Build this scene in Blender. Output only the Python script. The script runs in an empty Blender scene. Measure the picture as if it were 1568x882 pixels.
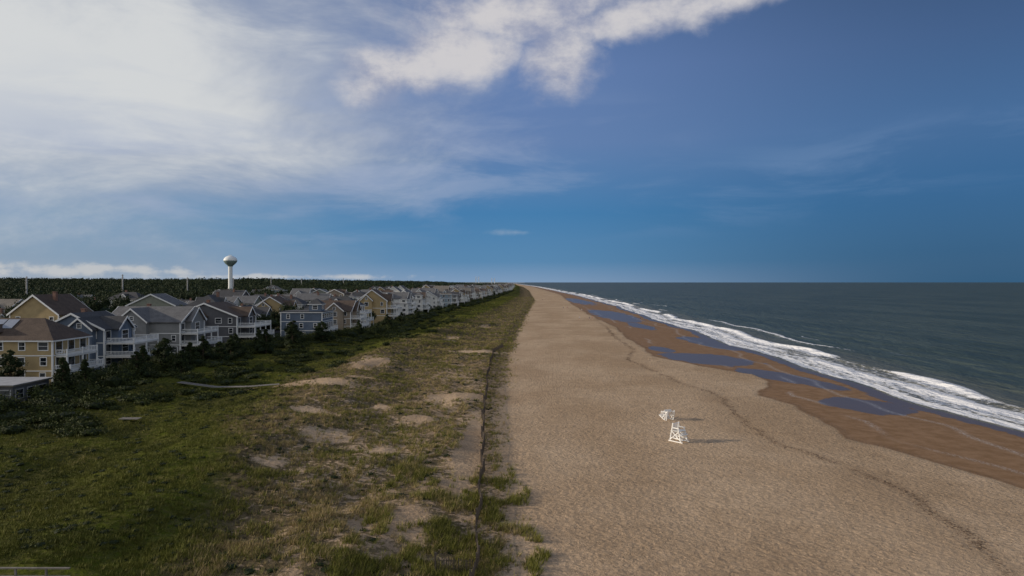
import bpy, math, random
import numpy as np
random.seed(7); rng=np.random.default_rng(11)
S=bpy.context.scene; C=S.collection
S.view_settings.view_transform='Standard'; S.view_settings.look='None'; S.view_settings.exposure=0
H=20.0
# ---------------------------------------------------------------- helpers
def lin(c):
    return tuple(((v/255)/12.92 if v/255<=0.04045 else ((v/255+0.055)/1.055)**2.4) for v in c)
def sst(x,a,b):
    t=np.clip((x-a)/(b-a),0,1); return t*t*(3-2*t)
def hsh(ix,iy,s):
    v=np.sin(ix*127.1+iy*311.7+s*74.7)*43758.5453
    return v-np.floor(v)
def vn(x,y,s=0):
    ix=np.floor(x);iy=np.floor(y);fx=x-ix;fy=y-iy
    fx=fx*fx*(3-2*fx);fy=fy*fy*(3-2*fy)
    a=hsh(ix,iy,s);b=hsh(ix+1,iy,s);c=hsh(ix,iy+1,s);d=hsh(ix+1,iy+1,s)
    return a+(b-a)*fx+(c-a)*fy+(a-b-c+d)*fx*fy
def fbm(x,y,o=4,s=0):
    r=0;a=.5;t=0
    for i in range(o):
        r=r+a*vn(x*2**i+i*17.3,y*2**i-i*9.1,s+i);t+=a;a*=.5
    return r/t
def mesh_np(name,V,F,attrs=None,mats=(),midx=None,smooth=False):
    me=bpy.data.meshes.new(name)
    V=np.asarray(V,dtype=np.float32);F=np.asarray(F,dtype=np.int32)
    k=F.shape[1];n=len(F)
    me.vertices.add(len(V));me.vertices.foreach_set('co',V.ravel())
    me.loops.add(n*k);me.loops.foreach_set('vertex_index',F.ravel())
    me.polygons.add(n);me.polygons.foreach_set('loop_start',np.arange(0,n*k,k,dtype=np.int32))
    me.polygons.foreach_set('loop_total',np.full(n,k,dtype=np.int32))
    if midx is not None: me.polygons.foreach_set('material_index',np.asarray(midx,dtype=np.int32))
    me.polygons.foreach_set('use_smooth',np.full(n,smooth))
    me.update(calc_edges=True)
    for a,v in (attrs or {}).items():
        at=me.attributes.new(a,'FLOAT','POINT');at.data.foreach_set('value',np.asarray(v,dtype=np.float32).ravel())
    for m in mats: me.materials.append(m)
    return me
def obj(name,me,parent=None,loc=None,rot=None):
    o=bpy.data.objects.new(name,me);C.objects.link(o)
    if parent: o.parent=parent
    if loc is not None:o.location=loc
    if rot is not None:o.rotation_euler=rot
    return o
class NT:
    def __init__(s,nt): s.nt=nt
    def n(s,t,**k):
        x=s.nt.nodes.new(t)
        for a,b in k.items(): setattr(x,a,b)
        return x
    def set(s,inp,v):
        if isinstance(v,bpy.types.NodeSocket): s.nt.links.new(v,inp)
        else: inp.default_value=v
    def m(s,op,a,b=None,c=None,clamp=False):
        x=s.n('ShaderNodeMath',operation=op,use_clamp=clamp);s.set(x.inputs[0],a)
        if b is not None:s.set(x.inputs[1],b)
        if c is not None:s.set(x.inputs[2],c)
        return x.outputs[0]
    def mr(s,v,a,b,c=0.,d=1.,smooth=True):
        x=s.n('ShaderNodeMapRange',interpolation_type='SMOOTHSTEP' if smooth else 'LINEAR')
        s.set(x.inputs[0],v)
        for i,k in enumerate((a,b,c,d)): s.set(x.inputs[i+1],k)
        return x.outputs[0]
    def mix(s,f,a,b,mode='MIX'):
        x=s.n('ShaderNodeMix',data_type='RGBA',blend_type=mode)
        s.set(x.inputs[0],f)
        for i,v in ((6,a),(7,b)):
            if not isinstance(v,bpy.types.NodeSocket) and len(v)==3: v=(*v,1)
            s.set(x.inputs[i],v)
        return x.outputs[2]
    def noise(s,vec,scale,det=4,rough=.55,dist=0.,w=None):
        x=s.n('ShaderNodeTexNoise');s.set(x.inputs['Scale'],scale);x.inputs['Detail'].default_value=det
        x.inputs['Roughness'].default_value=rough;x.inputs['Distortion'].default_value=dist
        if vec is not None:s.set(x.inputs['Vector'],vec)
        return x.outputs[0]
    def attr(s,a): return s.n('ShaderNodeAttribute',attribute_name=a).outputs['Fac']
    def comb(s,x,y,z):
        c=s.n('ShaderNodeCombineXYZ')
        for i,v in enumerate((x,y,z)): s.set(c.inputs[i],v)
        return c.outputs[0]
    def ramp(s,f,stops):
        r=s.n('ShaderNodeValToRGB');s.set(r.inputs[0],f);e=r.color_ramp.elements
        while len(e)<len(stops): e.new(.5)
        for i,(p,c) in enumerate(stops): e[i].position=p;e[i].color=(*c,1)
        return r.outputs[0]
    def scalev(s,v,sc):
        x=s.n('ShaderNodeVectorMath',operation='MULTIPLY');s.set(x.inputs[0],v);x.inputs[1].default_value=sc
        return x.outputs[0]
    def bump(s,h,st,d,nrm=None):
        b=s.n('ShaderNodeBump');b.inputs['Strength'].default_value=st;b.inputs['Distance'].default_value=d
        s.set(b.inputs['Height'],h)
        if nrm is not None:s.set(b.inputs['Normal'],nrm)
        return b.outputs[0]
def newmat(name):
    m=bpy.data.materials.new(name);m.use_nodes=True;nt=NT(m.node_tree)
    b=m.node_tree.nodes['Principled BSDF'];return m,nt,b
def simple(name,col,rough=.7,var=.15,scale=1.5,siding=False,shingle=False,spec=.3,metal=0.):
    m,t,b=newmat(name)
    p=t.n('ShaderNodeNewGeometry').outputs['Position']
    n=t.noise(p,scale,3,.6)
    f=t.mr(n,.3,.7,1-var,1+var,False)
    c=t.mix(1.,col,t.comb(f,f,f),'MULTIPLY')
    if siding:
        sp=t.n('ShaderNodeSeparateXYZ');t.set(sp.inputs[0],p)
        w=t.m('FRACT',t.m('MULTIPLY',sp.outputs[2],5.))
        g=t.mr(w,0.,.18,.72,1.,False);c=t.mix(1.,c,t.comb(g,g,g),'MULTIPLY')
    if shingle:
        n2=t.noise(t.scalev(p,(3,3,9)),1.4,2,.7)
        g=t.mr(n2,.3,.7,.7,1.25,False);c=t.mix(1.,c,t.comb(g,g,g),'MULTIPLY')
    t.set(b.inputs['Base Color'],c);b.inputs['Roughness'].default_value=rough
    b.inputs['Specular IOR Level'].default_value=spec;b.inputs['Metallic'].default_value=metal
    return m
# ---------------------------------------------------------------- coast description (world metres)
def shore(y):
    b=np.interp(y,[-500,95,120,160,250,392,577,1100,3135,8700,20000,60000],[78,71.5,70.5,71,75.5,81,91,103,108,50,-150,-900])
    return b+2.2*(vn(y/23.,y*0,5)-.5)*2+.8*(vn(y/6.,y*0,6)-.5)
def vegedge(y): return np.interp(y,[-500,46,60,80,100,150,200,268,400,746,1600,3000,8700,20000,60000],[4,1.6,1.0,-.5,-.8,.5,1,4,10,27,42,50,-10,-210,-960])+1.6*(vn(y/5.,y*0,7)-.5)
def fencex(y): return np.interp(y,[-50,46,60,78,100,124,150,193,213],[-2.5,-2.5,-2.9,-3.3,-4.2,-4.7,-5.2,-5.2,-2.2])
def duneedge(y): return np.where(y<205,np.interp(y,[0,100,200,205],[-2,-3,-3,-1]),vegedge(y)-2)
def greenedge(y): return np.interp(y,[-50,46,90,124,185,307,500,1000,3000],[-20,-22,-36,-41,-36,-23,-10,12,34])
def front(y): return np.interp(y,[-100,118,146,174,195,222,250,392,627,1447,3000,8700,20000],[-75,-76,-77,-76,-72,-60,-54,-54,-38,-6,10,-60,-260])
def wetx(y): return np.interp(y,[-100,40,67,76,88,100,112,122,140,151,165,185,210,237,307,435,633,1100,3000,8700,20000],[55,54,51,48,43,46,46,44.6,52,53,45,38,40,41,46,48,55,78,92,35,-165])
def gz(x,y):
    x=np.asarray(x,float);y=np.asarray(y,float)
    s=shore(y)-x
    z=np.interp(s,[-4000,-400,-60,-10,0,12,24,36],[-20,-8,-4,-1.6,-1,-.6,-.32,0])
    z=z+.16*(fbm(x/8,y/12,3,3)-.5)*sst(s,26,44)
    d=duneedge(y)-x
    z=z+sst(d,0,5)*.45+sst(d,8,28)*.6+sst(d,40,62)*.95
    z=z+sst(d,.5,9)*(1-sst(d,58,68))*1.9*(fbm(x/7,y/9,4,9)-.47)
    z=z+1.2*np.exp(-((d-30)/9)**2)*(.4+fbm(x/20,y/30,2,19))
    z=z+sst(-x,150,420)*sst(np.hypot(x,y),450,1100)*(9+4*fbm(x/160,y/260,3,21))
    return z
def gz1(x,y): return float(gz(np.array([x]),np.array([y]))[0])
def vegdens(x,y):
    d=vegedge(y)-x; dg=greenedge(y)-x
    v=sst(d,-.5,3)*.47+sst(dg,-8,4)*.53
    v=v+ (sst(d,12,22))*.12*(1-sst(dg,-5,5))+sst(y,120,240)*.2*sst(d,-.5,3)
    # bare sand patches
    def el(cx,cy,rx,ry,ang=0):
        c,s=math.cos(ang),math.sin(ang);u=((x-cx)*c+(y-cy)*s)/rx;w=(-(x-cx)*s+(y-cy)*c)/ry
        return 1-sst(np.sqrt(u*u+w*w)+1.2*(fbm(x/2.,y/3.,4,31)-.5),.5,1.3)
    bare=np.maximum.reduce([el(-37,121,11,3.2),el(-31,150,4,11),el(-9,116,6,3.0),el(-5.2,83,1.4,22),el(-11,192,8,3),el(-28,127,3,2),
        el(-8.5,55,1.6,3.4),el(-12,54,1.,2),.8*el(-22,83,3.5,2.6),.8*el(-15,78,1.8,2.2),.8*el(-25,70,2.,1.8),.8*el(-13,96,2.2,2.5),.7*el(-20,230,2.5,12),.7*el(-12,300,2.5,12),.8*el(-29,97,3,2.4),.8*el(-20,104,2.5,2.4)])
    v=v-bare*.62
    return np.clip(v,0,1),sst(dg,-5,5)
# ---------------------------------------------------------------- materials: ground
def ground_mat():
    m,t,b=newmat('beach_and_dune_ground')
    p=t.n('ShaderNodeNewGeometry').outputs['Position']
    veg,green,wet,pool,town,fo,wr=[t.attr(a) for a in('veg','green','wet','pool','town','lace','wrack')]
    nb=t.noise(t.scalev(p,(1,.6,1)),.06,3); nm=t.noise(p,.55,4,.65); nf=t.noise(p,4.,3,.7)
    sand=t.mix(t.mr(nb,.35,.65),(.46,.325,.205),(.56,.41,.27))
    g=t.mr(nm,.3,.7,.84,1.1,False);sand=t.mix(1.,sand,t.comb(g,g,g),'MULTIPLY')
    g=t.mr(nf,.3,.7,.70,1.18,False);sand=t.mix(1.,sand,t.comb(g,g,g),'MULTIPLY')
    sand=t.mix(t.m('MULTIPLY',wr,t.mr(t.m('ADD',nf,t.m('MULTIPLY',nm,.5)),.7,.85)),sand,(.16,.105,.065))
    wetc=t.mix(t.mr(nm,.3,.7),(.23,.135,.068),(.31,.19,.105))
    wf=t.mr(t.m('ADD',wet,t.m('MULTIPLY',t.m('SUBTRACT',nm,.5),.6)),.3,.7)
    col=t.mix(wf,sand,wetc)
    pf=t.mr(t.m('ADD',pool,t.m('MULTIPLY',t.m('SUBTRACT',nm,.5),.7)),.42,.56)
    col=t.mix(pf,col,(.125,.092,.085))
    lf=t.m('MULTIPLY',fo,t.mr(nf,.42,.62));col=t.mix(t.m('MULTIPLY',lf,.7),col,(.75,.73,.7))
    ng=t.noise(p,.11,2);n3=t.noise(p,1.6,4,.7)
    brown=t.mix(t.mr(n3,.35,.65),(.062,.05,.026),(.19,.145,.08))
    gr=t.mix(t.mr(t.noise(p,.05,2),.42,.6),(.044,.047,.014),(.090,.105,.014))
    gr=t.mix(t.m('MULTIPLY',t.mr(n3,.4,.66),.65),gr,(.125,.11,.042))
    vc=t.mix(t.mr(t.m('ADD',green,t.m('MULTIPLY',t.m('SUBTRACT',ng,.5),1.2)),.25,.85),brown,gr)
    vv=t.m('ADD',veg,t.m('MULTIPLY',t.m('SUBTRACT',nm,.5),1.2));vv=t.m('ADD',vv,t.m('MULTIPLY',t.m('SUBTRACT',n3,.5),1.7))
    vf=t.m('MULTIPLY',t.mr(vv,.34,.6),t.mr(veg,.02,.2))
    col=t.mix(vf,col,vc)
    tc=t.mix(t.mr(nm,.42,.6),(.03,.045,.015),(.10,.10,.07))
    col=t.mix(town,col,tc)
    t.set(b.inputs['Base Color'],col)
    r=t.mix(wf,(.95,)*3,(.65,)*3);r=t.mix(pf,r,(.30,)*3)
    t.set(b.inputs['Roughness'],r)
    b.inputs['IOR'].default_value=1.16
    sp=t.m('ADD',t.m('MULTIPLY',t.m('MAXIMUM',pf,t.m('MULTIPLY',wf,.3)),.45),.03);t.set(b.inputs['Specular IOR Level'],sp)
    vo=t.n('ShaderNodeTexVoronoi',feature='SMOOTH_F1');vo.inputs['Scale'].default_value=1.9;vo.inputs['Smoothness'].default_value=.6
    t.set(vo.inputs['Vector'],p)
    h=t.m('ADD',t.m('MULTIPLY',vo.outputs['Distance'],.55),t.m('MULTIPLY',t.noise(p,2.2,4,.72,.8),1.2))
    h=t.m('MULTIPLY',h,t.m('SUBTRACT',1.,t.m('MULTIPLY',wet,.95)))
    t.set(b.inputs['Normal'],t.bump(h,.8,.26))
    return m
def grid(xs,ys):
    X,Y=np.meshgrid(xs,ys);nx,ny=len(xs),len(ys)
    i=np.arange(nx*ny).reshape(ny,nx)
    F=np.stack([i[:-1,:-1],i[:-1,1:],i[1:,1:],i[1:,:-1]],-1).reshape(-1,4)
    return X,Y,F
def ycoords(rate,y0=36,st=.4,end=60000):
    ys=[];y=y0
    while y<end: ys.append(y);y+=max(st,y*rate)
    ys.append(end)
    return np.array([-400,-200,-100,-50,-20,0,10,20,28,33]+ys,float)
gx=[]
x=112;
while x<60000: gx.append(x);x*=1.12
lx=[];x=100
while x<60000: lx.append(-x);x*=1.06
xs=np.array(sorted(lx)+list(np.arange(-99.6,110,.42))+gx)
ys=ycoords(.008)
X,Y,F=grid(xs,ys);Z=gz(X,Y)
veg,green=vegdens(X,Y)
s=shore(Y)-X
wet=sst(X-wetx(Y)+3*(fbm(X/5,Y/9,3,41)-.5),-1.5,1.5)
def ell(cx,cy,rx,ry,sh=0):
    u=(X-cx-(Y-cy)*sh)/rx;w=(Y-cy)/ry
    return 1-sst(np.sqrt(u*u+w*w)+.7*(fbm(X/6,Y/10,3,51)-.5),.6,1.3)
pool=np.maximum.reduce([ell(59,114,7.5,8),ell(59,146,6,15,-.3),ell(52.5,181,12,15,-.2),ell(67,236,7,26),ell(45,205,4,10),ell(62,424,12,85),ell(71,740,12,130),ell(60,320,5,30)])
pool=np.maximum(pool,(1-sst(s,1.,5.5+3*vn(Y/15,Y*0,61)))*.9)*wet
pool*=(1-sst(Y,1200,2500))
town=sst(front(Y)-X,-3,3)
veg=veg*(1-town)
WY=[44,47,63.7,74,82.6,93.7,105.6,121,134,161,177,203,252,300,400];WX=[34,34.6,37.5,36.5,33.4,32.8,34.5,36.5,34,31,30,36,37.6,42,46]
wline=lambda y:np.interp(y,WY,WX)+2.0*(fbm(y/4,y*0,3,121)-.5)
wrack=np.exp(-((X-wline(Y))/.75)**2)*.75+.25*np.exp(-((X-wline(Y)+2.5)/2.5)**2)
wrack*=(1-sst(Y,330,400))*sst(vn(Y/5,Y*0,124),.0,.4)
lace=np.exp(-((X-wetx(Y)-5-3*vn(Y/7,Y*0,71))/.5)**2)*.7*sst(vn(Y/11,Y*0,73),.35,.7)+np.exp(-((s-7-4*vn(Y/9,Y*0,72))/.5)**2)*.6
gm=ground_mat()
obj('ground',mesh_np('ground',np.stack([X,Y,Z],-1).reshape(-1,3),F,dict(veg=veg,green=green,wet=wet,pool=pool,town=town,lace=lace,wrack=wrack),[gm],smooth=True))
# ---------------------------------------------------------------- ocean
def water_mat():
    m,t,b=newmat('ocean_water')
    p=t.n('ShaderNodeNewGeometry').outputs['Position']
    f=t.attr('foam');dp=t.attr('deep')
    n1=t.noise(t.scalev(p,(1,.55,1)),.9,4,.7);n2=t.noise(t.scalev(p,(1,.3,1)),.22,3,.6);n3=t.noise(p,3.2,3,.7)
    big=t.noise(t.scalev(p,(1,.22,1)),.03,4,.6)
    c=t.mix(dp,(.16,.155,.12),t.mix(t.mr(big,.35,.65),(.046,.066,.054),(.072,.093,.074)))
    ff=t.m('ADD',f,t.m('MULTIPLY',t.m('SUBTRACT',n1,.5),1.1));ff=t.m('ADD',ff,t.m('MULTIPLY',t.m('SUBTRACT',n3,.5),.5))
    ff=t.m('MULTIPLY',t.mr(ff,.38,.64),t.mr(f,.02,.15))
    cap=t.m('MULTIPLY',t.mr(t.noise(t.scalev(p,(1,.35,1)),.16,5,.75),.72,.78),dp)
    ff=t.m('MAXIMUM',ff,t.m('MULTIPLY',cap,.4))
    c=t.mix(ff,c,(.78,.78,.78));t.set(b.inputs['Base Color'],c)
    t.set(b.inputs['Roughness'],t.mix(ff,(.42,)*3,(.9,)*3));b.inputs['Specular IOR Level'].default_value=.1
    h=t.m('ADD',t.m('MULTIPLY',n2,2.8),t.m('MULTIPLY',n1,.7))
    t.set(b.inputs['Normal'],t.bump(h,1.,.8))
    return m
ss=[-9,-7,-5,-3.5]+list(np.arange(-2.5,44,.4));x=44.5
while x<62000: ss.append(x);x=x*1.045 if x>60 else x+1.
ys2=ycoords(.006,60,.5)
SS,YY,F=grid(np.array(ss),ys2)
XX=shore(YY)+SS
def br(c,w): return np.exp(-((SS-c)/w)**2)
c0=1.8+2.6*(fbm(YY/9,YY*0,3,81)-.5);c1=8+5*(fbm(YY/16,YY*0,3,82)-.5);c2=15.5+8*(fbm(YY/30,YY*0,3,83)-.5);c3=27+9*(fbm(YY/45,YY*0,3,84)-.5);c4=38+8*(fbm(YY/40,YY*0,3,90)-.5)
a1=sst(vn(YY/22,YY*0,85),.1,.5);a2=.35+.65*sst(vn(YY/35,YY*0,86),.15,.5);a3=sst(vn(YY/30,YY*0,87),.6,.8);a4=sst(vn(YY/28,YY*0,89),.72,.9)
foam=np.maximum.reduce([br(c0,1.9)*1.0,br(c1,3.)*(.5+.5*a1),br(c1-3.5,3.4)*.60,br(c2,2.3)*a2*1.1,np.where(SS<c2,br(c2,6.),0)*a2*.75,br(c3,1.1)*a3*.75,np.where(SS<c3,br(c3,3.5),0)*a3*.42,br(c4,.8)*a4*.6])
foam=np.maximum(foam,(sst(SS,0,1)*(1-sst(SS,c2-2,c2+2)))*.43)
foam*=sst(SS,-.8,.6)
ZZ=-1+.02+.30*a1*br(c1,1.4)+.75*a2*np.where(SS<c2,br(c2,1.),br(c2,2.6))+.4*br(c3,2.5)+.3*br(c4,2.5)+sst(SS,16,40)*.25*np.sin((SS+6*vn(YY/60,YY*0,88))/11*2*math.pi)*np.exp(-SS/400)
deep=sst(SS,8,34)
obj('ocean',mesh_np('ocean',np.stack([XX,YY,ZZ],-1).reshape(-1,3),F,dict(foam=foam,deep=deep),[water_mat()],smooth=True))
# ---------------------------------------------------------------- foliage
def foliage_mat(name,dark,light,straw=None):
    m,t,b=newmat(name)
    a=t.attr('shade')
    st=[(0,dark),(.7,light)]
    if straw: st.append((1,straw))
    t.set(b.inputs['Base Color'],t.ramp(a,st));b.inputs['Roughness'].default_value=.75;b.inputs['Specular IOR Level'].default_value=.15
    return m
M_shrub=foliage_mat('shrub_leaves',(.014,.021,.007),(.055,.066,.016))
M_tree=foliage_mat('tree_leaves',(.010,.017,.007),(.036,.050,.016))
M_forest=foliage_mat('forest_leaves',(.013,.023,.010),(.034,.048,.018))
M_grass=foliage_mat('grass_blades',(.075,.082,.018),(.18,.18,.035),(.34,.26,.13))
M_bark=simple('bark',(.09,.065,.045),.9)
import bmesh
bm=bmesh.new();bmesh.ops.create_icosphere(bm,subdivisions=1,radius=1);ICV=np.array([v.co[:] for v in bm.verts]);ICF=np.array([[v.index for v in f.verts] for f in bm.faces]);bm.free()
def leaves(cen,rad,per,size,sh,core=.78):
    n=len(cen);cen0=cen;cen=np.repeat(cen,per,0);r=np.repeat(rad,per,0);s0=np.repeat(sh,per)
    d=rng.normal(size=(n*per,3));d/=np.linalg.norm(d,axis=1)[:,None];d[:,2]=np.where(d[:,2]<-.3,-d[:,2],d[:,2])
    k=rng.uniform(.72,1.12,(n*per,1))
    k*=1+.22*np.sin(d[:,:1]*5+s0[:,None]*30)*np.cos(d[:,1:2]*6+s0[:,None]*17)
    c=cen+d*r*k
    a=rng.normal(size=(n*per,3));a/=np.linalg.norm(a,axis=1)[:,None]
    bb=np.cross(a,d+.4*rng.normal(size=a.shape));bb/=np.linalg.norm(bb,axis=1)[:,None]
    sz=np.repeat(np.broadcast_to(size,(n,)),per)*rng.uniform(.55,1.25,n*per);a*=sz[:,None];bb*=(sz*.6)[:,None]
    V=np.stack([c-a,c-bb*.9,c+a,c+bb],1).reshape(-1,3)
    F=np.arange(n*per*4).reshape(-1,4)
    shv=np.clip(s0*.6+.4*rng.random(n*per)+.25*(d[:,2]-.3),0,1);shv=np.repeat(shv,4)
    m=len(ICV)
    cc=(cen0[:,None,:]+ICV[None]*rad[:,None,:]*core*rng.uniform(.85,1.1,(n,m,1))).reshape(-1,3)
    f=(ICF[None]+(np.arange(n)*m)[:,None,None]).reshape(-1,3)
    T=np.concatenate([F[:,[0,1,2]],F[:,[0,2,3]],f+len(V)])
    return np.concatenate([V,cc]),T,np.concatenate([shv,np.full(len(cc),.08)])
def add_mass(name,cen,rad,per,size,sh,mat,core=.78):
    V,T,s_=leaves(np.array(cen),np.array(rad),per,size,np.array(sh),core=core)
    return obj(name,mesh_np(name,V,T,dict(shade=s_),[mat]))
cen=[];rad=[];sh=[]
def shrub(x,y,r,h):
    z=gz1(x,y);cen.append((x,y,z+h*.35));rad.append((r,r*random.uniform(.8,1.2),h*.75));sh.append(random.random())
for i in range(640):
    y=60+240*random.random()**1.0;fr=float(front(y))
    w=12 if y>100 else 9
    x=fr+1+abs(random.gauss(0,1))*w*.62
    if y<112 and x<fr+3: x=fr+3+random.random()*8
    if vn(np.array([x/9.]),np.array([y/11.]),91)[0]<.24: continue
    shrub(x,y,random.uniform(1.1,2.6),random.uniform(.8,2.2)*(1.2 if x<fr+8 else .6))
for i in range(420):
    y=random.uniform(260,1400);fr=float(front(y));x=fr+random.uniform(0,13);shrub(x,y,random.uniform(1.5,3.5),random.uniform(1,2.2))
for (cx,cy,rx,ry,n) in [(-60,88,5,3,12),(-52,84,4,2.5,9),(-64,98,6,4,12),(-57,106,6,4,10),(-50,111,5,3,6),(-45,139,7,8,12),(-56,128,6,8,18),(-50,160,6,10,16),(-43,180,5,14,12),(-36,230,5,25,18),(-30,300,6,40,24)]:
    for i in range(n): shrub(random.gauss(cx,rx*.6),random.gauss(cy,ry*.6),random.uniform(.9,2.1),random.uniform(.5,1.0))
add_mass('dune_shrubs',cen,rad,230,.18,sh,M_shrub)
cen=[];rad=[];sh=[]
for i in range(1500):
    y=44+160*random.random()**1.5;x=random.uniform(-60,-3)
    if x>greenedge(y)+4 and random.random()<.6: continue
    if vegdens(np.array([x]),np.array([y]))[0][0]<.35: continue
    r=random.uniform(.15,.5);cen.append((x,y,gz1(x,y)+.03));rad.append((r*1.3,r*1.3,r*.45));sh.append(random.random())
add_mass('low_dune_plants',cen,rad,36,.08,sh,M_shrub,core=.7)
# grass tufts
def tufts(n,ylo,yhi,pw,xr,hlo,hhi,dens,blades,wid,strawf):
    u=rng.random(n);y=(ylo**(1-pw)+u*(yhi**(1-pw)-ylo**(1-pw)))**(1/(1-pw))
    x=rng.uniform(xr[0],xr[1],n)
    v,g=vegdens(x,y)
    cl=fbm(x/1.8,y/2.2,3,101)
    keep=(rng.random(n)<dens(v,g,cl,x,y))&(x>-.72*y-4)&(x>front(y)+1)
    x=x[keep];y=y[keep];g=g[keep];z=gz(x,y)-.02;n=len(x)
    hh=rng.uniform(hlo,hhi,n)*(.7+.5*rng.random(n))
    tint=np.clip(fbm(x/5,y/6,2,111)*.9-.05+strawf*(1-g)*rng.random(n)+rng.normal(0,.12,n),0,1.0)
    B=blades
    x,y,z,hh,tint=[np.repeat(a,B) for a in(x,y,z,hh,tint)]
    m=len(x);an=rng.uniform(0,2*math.pi,m);r=rng.uniform(0,.2,m);le=rng.uniform(.1,.6,m)*hh;hb=hh*rng.uniform(.6,1.05,m)
    bx=x+np.cos(an)*r;by=y+np.sin(an)*r
    w=wid*(1+y/90)*rng.uniform(.7,1.3,m);pa=rng.uniform(0,math.pi,m)
    dx=np.cos(pa)*w;dy=np.sin(pa)*w
    tx=bx+np.cos(an)*le+.12*hh;ty=by+np.sin(an)*le
    V=np.stack([np.stack([bx-dx,by-dy,z],-1),np.stack([bx+dx,by+dy,z],-1),np.stack([tx,ty,z+hb],-1)],1).reshape(-1,3)
    return V,np.repeat(tint,3)
parts=[tufts(100000,42,230,1.6,(-60,3),.22,.62,lambda v,g,c,x,y:np.clip(v*1.3,0,1)*(1-.8*g)*(.10+.90*sst(c,.40,.58)),8,.015,.85),
       tufts(110000,42,260,1.6,(-75,-8),.12,.30,lambda v,g,c,x,y:g*(.35+.65*sst(c,.35,.6)),6,.015,.45),
       tufts(34000,200,900,1.8,(-70,40),.3,.7,lambda v,g,c,x,y:np.clip(v*1.2,0,1)*sst(c,.35,.5),6,.02,.6),
       tufts(6500,42,75,1.3,(-12,4),.4,.85,lambda v,g,c,x,y:((x<vegedge(y)+.6)*sst(c,.5,.62)),9,.016,.25)]
V=np.concatenate([p[0] for p in parts]);T=np.concatenate([p[1] for p in parts])
obj('dune_grass',mesh_np('dune_grass',V,np.arange(len(V)).reshape(-1,3),dict(shade=T),[M_grass]))
print('grass tris',len(V)//3)
# seaweed wrack
nw=2600
wy=44+ (256)*rng.random(nw)**1.8
wx=wline(wy)+rng.normal(0,.35,nw)*np.where(rng.random(nw)<.25,4,1)
k=(vn(wy/2.,wy*0,123)>.25);wx=wx[k];wy=wy[k];n=len(wx);wz=gz(wx,wy)+.005
sz=rng.uniform(.02,.06,n)*(1+wy/250);cen=np.stack([wx,wy,wz],-1);rad=np.stack([sz*1.4,sz*1.4,sz*.4],-1)
V=(cen[:,None]+ICV[None]*rad[:,None]*rng.uniform(.6,1.3,(n,len(ICV),1))).reshape(-1,3);F=(ICF[None]+(np.arange(n)*len(ICV))[:,None,None]).reshape(-1,3)
obj('seaweed_wrack',mesh_np('seaweed_wrack',V,F,None,[simple('dry_seaweed',(.12,.08,.05),.95)]))
# forest
cen=[];rad=[];sh=[]
cy=np.arange(235,1000,9.)
for y in cy:
    for x in np.arange(-.80*y-30,-150,9.5):
        xx=x+random.uniform(-4,4);yy=y+random.uniform(-4,4)
        lim=-225+ (yy-250)*.02 if yy<600 else -218+(yy-600)*.2
        if xx>lim and random.random()<.8: continue
        if abs(xx+300)<4: continue
        h=random.uniform(6,12.5);r=random.uniform(3.2,6);z=gz1(xx,yy)
        cen.append((xx,yy,z+h*.62));rad.append((r,r,h*.4));sh.append(random.random())
n1=len(cen)
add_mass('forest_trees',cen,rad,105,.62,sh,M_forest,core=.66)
cen=[];rad=[];sh=[]
y=1000.
while y<3600:
    st=14*y/1000
    for x in np.arange(-.80*y,float(front(y))-90-(y-1000)*.02,st):
        xx=x+random.uniform(-.4,.4)*st;yy=y+random.uniform(-.4,.4)*st*2
        h=random.uniform(9,13)*(1 if y<2000 else 1.1);r=st*.62;z=gz1(xx,yy)
        cen.append((xx,yy,z+h*.55));rad.append((r,r,h*.48));sh.append(random.random())
    y+=st*2.4
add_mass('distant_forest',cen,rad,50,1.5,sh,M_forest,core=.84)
print('forest',n1,len(cen))
def make_tree(name,x,y,h,r,conif=True):
    e=bpy.data.objects.new(name,None);C.objects.link(e);z=gz1(x,y);e.location=(x,y,z)
    bm=bmesh.new()
    def limb(p,q,r0,r1):
        p=np.array(p,float);q=np.array(q,float);d=q-p;d/=np.linalg.norm(d);a=np.cross(d,(0.3,.9,.1));a/=np.linalg.norm(a);b=np.cross(d,a)
        ring=[[bm.verts.new(c+(a*math.cos(t)+b*math.sin(t))*rr) for t in np.arange(6)*math.pi/3] for c,rr in((p,r0),(q,r1))]
        for i in range(6): bm.faces.new([ring[0][i],ring[0][(i+1)%6],ring[1][(i+1)%6],ring[1][i]])
    limb((0,0,-.2),(.1,0,h*.5),.2,.12);limb((.1,0,h*.5),(0,0,h*.95),.12,.03)
    cs=[];rs=[]
    n=26
    for i in range(n):
        f=i/(n-1);zz=h*(.14+.84*f);rr=r*(1-f)**.8+.12 if conif else r*math.sin(math.pi*(.15+.8*f))
        a=random.uniform(0,6.28);k=random.uniform(.35,.8)*rr
        q=(math.cos(a)*k,math.sin(a)*k,zz);limb((.05,0,zz-.4),q,.05,.015)
        cs.append(q);c=max(.35,rr*random.uniform(.38,.6));rs.append((c,c,c*.75))
    me=bpy.data.meshes.new('trunk');bm.to_mesh(me);bm.free();me.materials.append(M_bark);obj('trunk_and_limbs',me,e)
    V,T,s_=leaves(np.array(cs),np.array(rs),130,.14,np.random.rand(n),core=.6)
    obj('crown',mesh_np('crown',V,T,dict(shade=s_),[M_tree]),e)
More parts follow.
